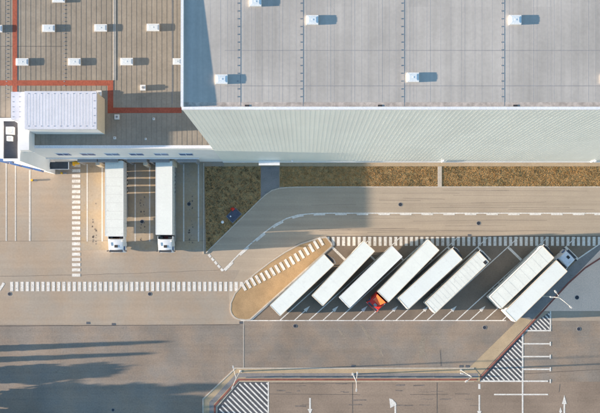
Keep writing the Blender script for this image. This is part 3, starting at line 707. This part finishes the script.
def cab_parts(t, yb, W, paint, deflector=None, hc=2.95, sleeper=2.2):
    """tractor: cab back wall at y = yb, nose towards +y"""
    w2 = W / 2; yf = yb + sleeper
    b = MB(); n = 0
    # side profile (y, z, half width)
    prof = [(yb, .95, w2), (yb, hc - .25, w2 - .02), (yb + .12, hc - .04, w2 - .10), (yb + .5, hc, w2 - .16), (yf - .75, hc - .02, w2 - .16), (yf - .42, hc - .16, w2 - .14), (yf - .06, 1.95, w2 - .03), (yf, 1.75, w2 - .02), (yf + .04, .55, w2 - .04), (yf - .35, .38, w2 - .06), (yb + .9, .45, w2 - .02)]
    k = len(prof); sec = (-1, -.93, -.6, 0, .6, .93, 1)
    for s_ in sec:
        bow = (1 - s_ * s_) * .10
        for (y, z, hw) in prof: 
            fy = y + (bow if y > yf - .8 else 0); fz = z + ((1 - s_ * s_) * .05 if z > hc - .3 else 0) - (.06 if abs(s_) == 1 and z > hc - .3 else 0)
            b.v.append(Vector((s_ * hw, fy, fz)))
    for j in range(len(sec) - 1):
        for i in range(k): a, c_ = j * k + i, j * k + (i + 1) % k; b.f.append([a, c_, c_ + k, a + k]); b.m.append(0)
    b.f.append(list(range(k))); b.m.append(0); b.f.append([(len(sec) - 1) * k + i for i in reversed(range(k))]); b.m.append(0)
    cb = b.build('cab', paint, t)
    bm = bmesh.new(); bm.from_mesh(cb.data); bmesh.ops.recalc_face_normals(bm, faces=bm.faces); bm.to_mesh(cb.data); bm.free()
    for p in cb.data.polygons: p.use_smooth = True
    cb.data.set_sharp_from_angle(angle=R(28))
    # windscreen
    b = MB()
    for i in range(6):
        s0, s1 = -.86 + i * .287, -.86 + (i + 1) * .287
        def pt(s_, tt): 
            y = yf - .42 + .36 * tt + (1 - s_ * s_) * .10 + .022; z = hc - .17 + (1.97 - hc + .17) * tt + .015; return (s_ * (w2 - .10), y, z)
        b.poly([pt(s0, .12), pt(s0, .97), pt(s1, .97), pt(s1, .12)])
    b.build('windscreen', M_glass, cb)
    for s_ in (-1, 1):
        b = MB(); xx = s_ * (w2 + .003); b.poly([(xx, yf - .95, 1.75), (xx, yf - .2, 1.75), (xx - s_ * .1, yf - .42, hc - .45), (xx - s_ * .1, yf - .95, hc - .45)]); b.build('side_window', M_glass, cb)
        b = MB(); b.box((s_ * (w2 + .2) - .10, yf - .22, 1.6), (s_ * (w2 + .2) + .10, yf - .06, 2.4)); b.tube([(s_ * (w2 - .06), yf - .3, 2.38), (s_ * (w2 + .2), yf - .14, 2.36)], .035, 6); b.build('mirror', M_chs, cb)
        b = MB(); b.box((s_ * (w2 - .3) - .2, yf + .02, .62), (s_ * (w2 - .3) + .2, yf + .10, .85)); b.build('headlight', M_sky, cb)
        b = MB(); b.box((s_ * (w2 - .04) - .035, yb - .5, 1.0), (s_ * (w2 - .04) + .035, yb - .01, hc - .15)); b.build('wind_fin', paint, cb)
        b = MB(); b.box((s_ * (w2 - .28) - .25, yb - 2.2, .45), (s_ * (w2 - .28) + .25, yb - .9, 1.0)); b.build('fuel_tank', M_galv, t)
    b = MB(); oy = .3 if deflector else 0; b.box((-.36, yb + 1.05 + oy, hc + .02), (.2, yb + 1.5 + oy, hc + .085)); b.build('roof_hatch', M_grey if deflector else M_dark, cb, bevel=.01)
    b = MB(); b.box((-w2 + .25, yf - .36 + .1, hc - .12), (w2 - .25, yf - .02 + .1, hc - .07)); b.build('sun_visor', M_chs, cb)
    b = MB(); b.box((-w2 + .1, yb + .2, hc + .0), (-w2 + .22, yb + .5, hc + .14)); b.tube([(w2 - .5, yb + .6, hc + .06), (w2 - .5, yb + 1.2, hc + .06)], .03, 6); b.build('air_horn', M_galv, cb)
    if deflector:
        b = MB(); q = [(-w2 + .25, yb + .05), (w2 - .25, yb + .05), (w2 - .62, yb + 1.15), (-w2 + .62, yb + 1.15)]
        z0, z1 = hc + .03, hc + .55
        vs = [(q[0][0], q[0][1], z0), (q[1][0], q[1][1], z0), (q[2][0], q[2][1], z0), (q[3][0], q[3][1], z0), (q[0][0], q[0][1], z1), (q[1][0], q[1][1], z1)]
        n = len(b.v); b.v += [Vector(v) for v in vs]
        for f in ((3, 2, 1, 0), (0, 1, 5, 4), (4, 5, 2, 3), (1, 2, 5), (3, 0, 4)): b.f.append([n + i for i in f]); b.m.append(0)
        b.build('roof_deflector', deflector, cb)
    b = MB(); 
    for s_ in (-1, 1): b.box((s_ * .42 - .05, yb - 3.6, .75), (s_ * .42 + .05, yb + .6, 1.0))
    b.box((-.5, yb - 2.9, 1.0), (.5, yb - 2.0, 1.08)); b.box((-w2 + .15, yb - .75, .9), (w2 - .15, yb - .12, 1.05)); b.build('chassis', M_chs, t)
    b = MB(); 
    for x in (-.25, -.1, .15): b.tube([(x, yb - .02, 2.0), (x * 1.3, yb - .22, 1.6), (x, yb - .48, 2.1)], .025, 6, mi=0)
    b.build('air_cable', mat('red cable', (.45, .03, .02)), t)
    b = MB(); b.box((w2 - .75, yb - .42, 1.0), (w2 - .35, yb - .1, 2.6)); b.box((-w2 + .2, yb - .4, 1.0), (-w2 + .9, yb - .08, 2.2)); b.build('air_intake', M_chs, t)
    for s_ in (-1, 1): wheel(t, s_ * (w2 - .2), yb + .95, .5, .32)
    for s_ in (-1, 1): wheel(t, s_ * (w2 - .3), yb - 2.55, .5, .5)
    for s_ in (-1, 1):
        b = MB(); b.box((s_ * (w2 - .3) - .28, yb - 3.15, 1.0), (s_ * (w2 - .3) + .28, yb - 1.95, 1.04)); b.build('mudguard', M_chs, t)
def ground_of(px, py, h): v = P(px, py, h); v.z = 0; return v
def truck(name, A_, B_, W, label, cat, grp, roofm=M_trl, sidem=M_side, cab=None, **k):
    """A_ centre of the rear edge of the roof, B_ centre of its front edge, both in plan pixels at 4 m"""
    a = ground_of(*A_, 4); c = ground_of(*B_, 4); d = c - a; L = d.length
    t = empty(name, a, math.atan2(d.y, d.x) - math.pi / 2, label, cat, grp)
    trailer_parts(t, L, W, roofm, sidem, **k)
    if cab: cab_parts(t, L + cab.get('gap', .75), cab.get('W', 2.5), cab['paint'], cab.get('deflector'), cab.get('hc', 2.95))
    return t
# two trucks at the dock
G1 = 'white trucks backed against the loading docks'
truck('articulated_truck', (114.2, 161.0), (114.2, 236.2), 3.02, 'white truck at the dock with pale worn trailer roof and cab hard against sunlit lane', 'truck', G1, roofm=M_trl3, cab=dict(paint=M_cabw, gap=.42, W=2.75), rail=M_skyf, ribs=9)
truck('articulated_truck', (163.9, 161.0), (163.9, 234.6), 2.75, 'white truck at the dock with clean bright trailer roof, beside the empty lane and grass', 'truck', G1, roofm=M_trl, cab=dict(paint=M_cabw, gap=.72, W=2.6), rail=M_skyf)
G2 = 'white semi-trailers parked diagonally in the bays'
mid = lambda p, q: ((p[0] + q[0]) / 2, (p[1] + q[1]) / 2)
def parked(BL, TL, TR, BR, label, **k):
    wd = math.hypot(TL[0] - TR[0], TL[1] - TR[1]) * (1 - 4 / H) / K
    return truck('semi_trailer', mid(BL, BR), mid(TL, TR), max(2.5, wd), label, 'trailer', G2, **k)
parked((269.6, 305.6), (324.6, 254.2), (333.4, 264.6), (280.3, 316), 'white semi-trailer nearest the tan traffic island', fridge=True)
parked((312.5, 296), (364.1, 240.4), (374.6, 251.3), (322, 305.5), 'white semi-trailer standing further up, right of the one nearest the island', roofm=M_trl)
parked((339, 297.3), (392, 246.5), (402.5, 256), (349.5, 308), 'white semi-trailer whose lower end is just left of the red cab', roofm=M_trl, rail=M_skyf)
t4 = None
# red-cabbed truck: nose points down-left, so the rear edge is the upper end
truck('articulated_truck', mid((428.2, 239.4), (439.5, 250.2)), mid((378, 292), (387.9, 302)), 2.6, 'white trailer with bright red and orange cab at its lower end', 'truck', 'trucks parked in the diagonal bays', roofm=M_trl, rail=M_crs, cab=dict(paint=M_cabr, deflector=M_cabo, gap=.30, W=2.5, hc=3.3))
parked((398, 298), (452, 248.6), (462.8, 259), (408.3, 309.3), 'bluish-white semi-trailer immediately right of the red-cabbed truck', roofm=M_trl2, fridge=True, flip=-1)
t6 = parked((425.2, 302.8), (479, 251.4), (489, 262), (435.8, 312.8), 'white semi-trailer beside the empty bay, with a small dark hatch at its upper corner', roofm=M_trl3, fridge=True, flip=-1, ribs=16)
parked((490.5, 296.8), (541.5, 247.3), (555.4, 256.2), (501, 308.6), 'white semi-trailer with cream sunlit side and cross seams, next to the blue-cabbed truck', roofm=M_trl3, ribs=9, fridge=True, flip=-1)
truck('articulated_truck', mid((504, 310.6), (517, 322.3)), mid((556.2, 261), (567.8, 270.6)), 2.62, 'white trailer with pale blue cab pointing up at the right end of the row', 'truck', 'trucks parked in the diagonal bays', roofm=M_trl2, cab=dict(paint=M_cabb, gap=.75, W=2.45))
c6 = t6.matrix_basis.inverted() @ ground_of(485.3, 262.4, 4)
b = MB(); b.box((c6.x - .28, c6.y - .28, 4.0), (c6.x + .28, c6.y + .28, 4.03)); b.build('roof_hatch', M_dark, t6)

# ------------------------------------------------------------------ small things
o = empty('utility_box', px2(234, 215.3), R(45), 'dark slate utility box with pale rim at the grass corner', 'utility box')
b = MB(); b.box((-1.15, -.85, .03), (1.15, .85, .16)); b.build('slab', M_grey, o)
b = MB(); b.box((-1.05, -.75, .16), (1.05, .75, .42)); b.build('lid', mat('slate lid', (.07, .085, .13), var=.2, scale=2), o, bevel=.02)
b = MB(); b.tube([(-.55, .25, .42), (-.55, .25, .5)], .14, 10); b.build('vent', M_cap, o)
o = empty('fire_hydrant', px2(233, 209.2), 0, 'red fire hydrant beside the slate utility box', 'hydrant')
b = MB(); b.tube([(0, 0, 0), (0, 0, .1), (0, 0, .7)], .2, 12); b.tube([(0, 0, .7), (0, 0, .9)], .27, 12, r2=.1); b.build('barrel', M_cabr, o)
b = MB(); b.tube([(-.38, 0, .5), (.38, 0, .5)], .11, 8); b.tube([(0, 0, .5), (0, -.38, .5)], .12, 8); b.build('outlet', M_cabr, o)
o = empty('marker_post', px2(222.8, 222.2), 0, 'short white marker post with round cap on the dark grass', 'marker post')
b = MB(); b.tube([(0, 0, 0), (0, 0, .5)], .08, 10); b.build('post', M_cap, o)
b = MB(); b.tube([(0, 0, .5), (0, 0, .56), (0, 0, .62)], .26, 14, r2=.12); b.build('cap', M_cap, o)

def lamp(px, py, arms, label, hgt=9.0, thin=False):
    """street lamp; px,py are plan pixels of its base; arms = list of (dx, dy) in metres"""
    o = empty('street_lamp', px2(px, py), 0, label, 'street lamp', 'tall pale street lamps')
    b = MB(); b.tube([(0, 0, 0), (0, 0, hgt)], .10 if not thin else .07, 10, r2=.06 if not thin else .045); b.build('pole', M_galv, o)
    b = MB(); b.box((-.2, -.2, 0), (.2, .2, .08)); b.build('base_plate', M_galv, o)
    for dx, dy in arms:
        b = MB(); b.tube([(0, 0, hgt - .1), (dx * .5, dy * .5, hgt + .25), (dx, dy, hgt + .3)], .045, 8, r2=.035); b.build('arm', M_lamp, o)
        v = Vector((dx, dy, 0)).normalized(); n_ = Vector((-v.y, v.x, 0)); b = MB(); e = Vector((dx, dy, hgt + .28))
        a_ = [e - n_ * .08, e + v * .2 - n_ * .13, e + v * .55 - n_ * .09, e + v * .55 + n_ * .09, e + v * .2 + n_ * .13, e + n_ * .08]
        b.prism([(q.x, q.y) for q in a_], hgt + .2, hgt + .36); hd = b.build('lamp_head', M_lamp, o, bevel=.01)
        b = MB(); q = e + v * .35; b.box((q.x - .12, q.y - .12, hgt + .18), (q.x + .12, q.y + .12, hgt + .199)); b.build('lens', M_sky, hd)
    return o
lamp(543.4, 296.0, [(-.6, .8), (1.5, -1.3), (-1.1, .1)], 'pale three-armed street lamp on the kerb of the resealed yard', 9)
lamp(353, 374.2, [(-.45, .95), (.1, 1.1), (0, -1.1)], 'pale street lamp at the middle of the long footpath', 9)
lamp(240.6, 371.3, [(-.4, 1.6), (-.5, -1.2)], 'pale street lamp at the bend of the footpath above the hatched corner', 9)
lamp(461.0, 370.0, [(-1.4, .5), (-.7, -.5)], 'pale street lamp at the foot of the diagonal path', 9)
# guard rail beside the footpath
def rail(pts, label):
    o = empty('guard_rail', px2(*pts[0]), 0, label, 'guard rail'); base = px2(*pts[0])
    b = MB()
    P_ = [px2(*p, .62) - base for p in pts]; b.tube(P_, .05, 6); b.tube([q - Vector((0, 0, .25)) for q in P_], .04, 6); b.build('bar', M_grey, o)
    for p, q in zip(P_, P_[1:]):
        n = max(1, round((q - p).length / 3))
        for i in range(n + (1 if q == P_[-1] else 0)):
            c = p + (q - p) * i / n; b = MB(); b.box((c.x - .05, c.y - .05, 0), (c.x + .05, c.y + .05, .66)); b.build('post', M_grey, o)
rail([(246, 377.4), (300, 377.4), (380, 377.4), (470, 377.4)], 'low grey guard rail along the red kerb of the footpath')

# ------------------------------------------------------------------ trees beyond the left edge, whose long shadows cross the yard
def tree(x, y, hgt, rad, trunk, label, seed, n=900, slim=False):
    rnd = random.Random(seed); loc = px2(x, y); o = empty('tree', loc, 0, label, 'tree', 'trees left of the yard')
    b = MB(); b.tube([(0, 0, -.05), (.05, 0, hgt * .4), (0, .05, hgt * .8)], trunk, 8, r2=trunk * .35)
    for i in range(7):
        a = rnd.uniform(0, math.tau); z = hgt * rnd.uniform(.3, .6); b.tube([(0, 0, z), (math.cos(a) * rad * .6, math.sin(a) * rad * .6, z + hgt * .2)], trunk * .4, 6, r2=.02)
    b.build('trunk', M_bark, o)
    b = MB()
    cl = [(Vector((rnd.gauss(0, rad * .42), rnd.gauss(0, rad * .42), hgt * rnd.uniform(.35, .93))), rad * rnd.uniform(.25, .5)) for _ in range(16)]
    for k in range(n):
        if slim: z = rnd.uniform(.12, 1); rr = rad * (1 - z) ** .6 * rnd.uniform(.4, 1); a = rnd.uniform(0, math.tau); p = Vector((math.cos(a) * rr, math.sin(a) * rr, z * hgt))
        else:
            c, r_ = rnd.choice(cl); p = c + Vector((rnd.gauss(0, 1), rnd.gauss(0, 1), rnd.gauss(0, .8))) * r_ * .55
        u = Vector((rnd.gauss(0, 1), rnd.gauss(0, 1), rnd.gauss(0, 1))).normalized() * rnd.uniform(.12, .3); v = u.orthogonal().normalized() * rnd.uniform(.1, .25)
        b.poly([p - u, p - v, p + u, p + v])
    b.build('crown', M_leaf, o)
def tip(x_tip, x_base): return (x_tip - x_base) / K * math.tan(R(SUN_EL))
tree(-62, 351.2, tip(160, -62), .55, .2, 'slim conifer left of the yard, northernmost of the row', 1, 2600, True)
tree(-70, 362.6, tip(146, -70), .5, .2, 'second slim conifer left of the yard', 2, 2600, True)
for i, (x, y, xt, r) in enumerate(((-60, 379, 108, 1.1), (-90, 379, 100, 1.0), (-60, 402, 150, 1.7), (-72, 420, 215, 2.2), (-50, 414, 205, 2.0), (-95, 432, 220, 2.6), (-40, 402, 66, 1.5), (-30, 418, 130, 2.2), (-125, 403, 222, 1.1), (-20, 430, 160, 2.4), (-60, 376, 60, .9))):
    tree(x, y, tip(xt, x) + .3, r, .22, ['bushy', 'broad', 'tall', 'leaning', 'dense', 'large', 'low', 'rounded', 'narrow', 'spreading', 'small'][i] + ' leafy tree left of the yard in the southern clump', 20 + i, 3000)
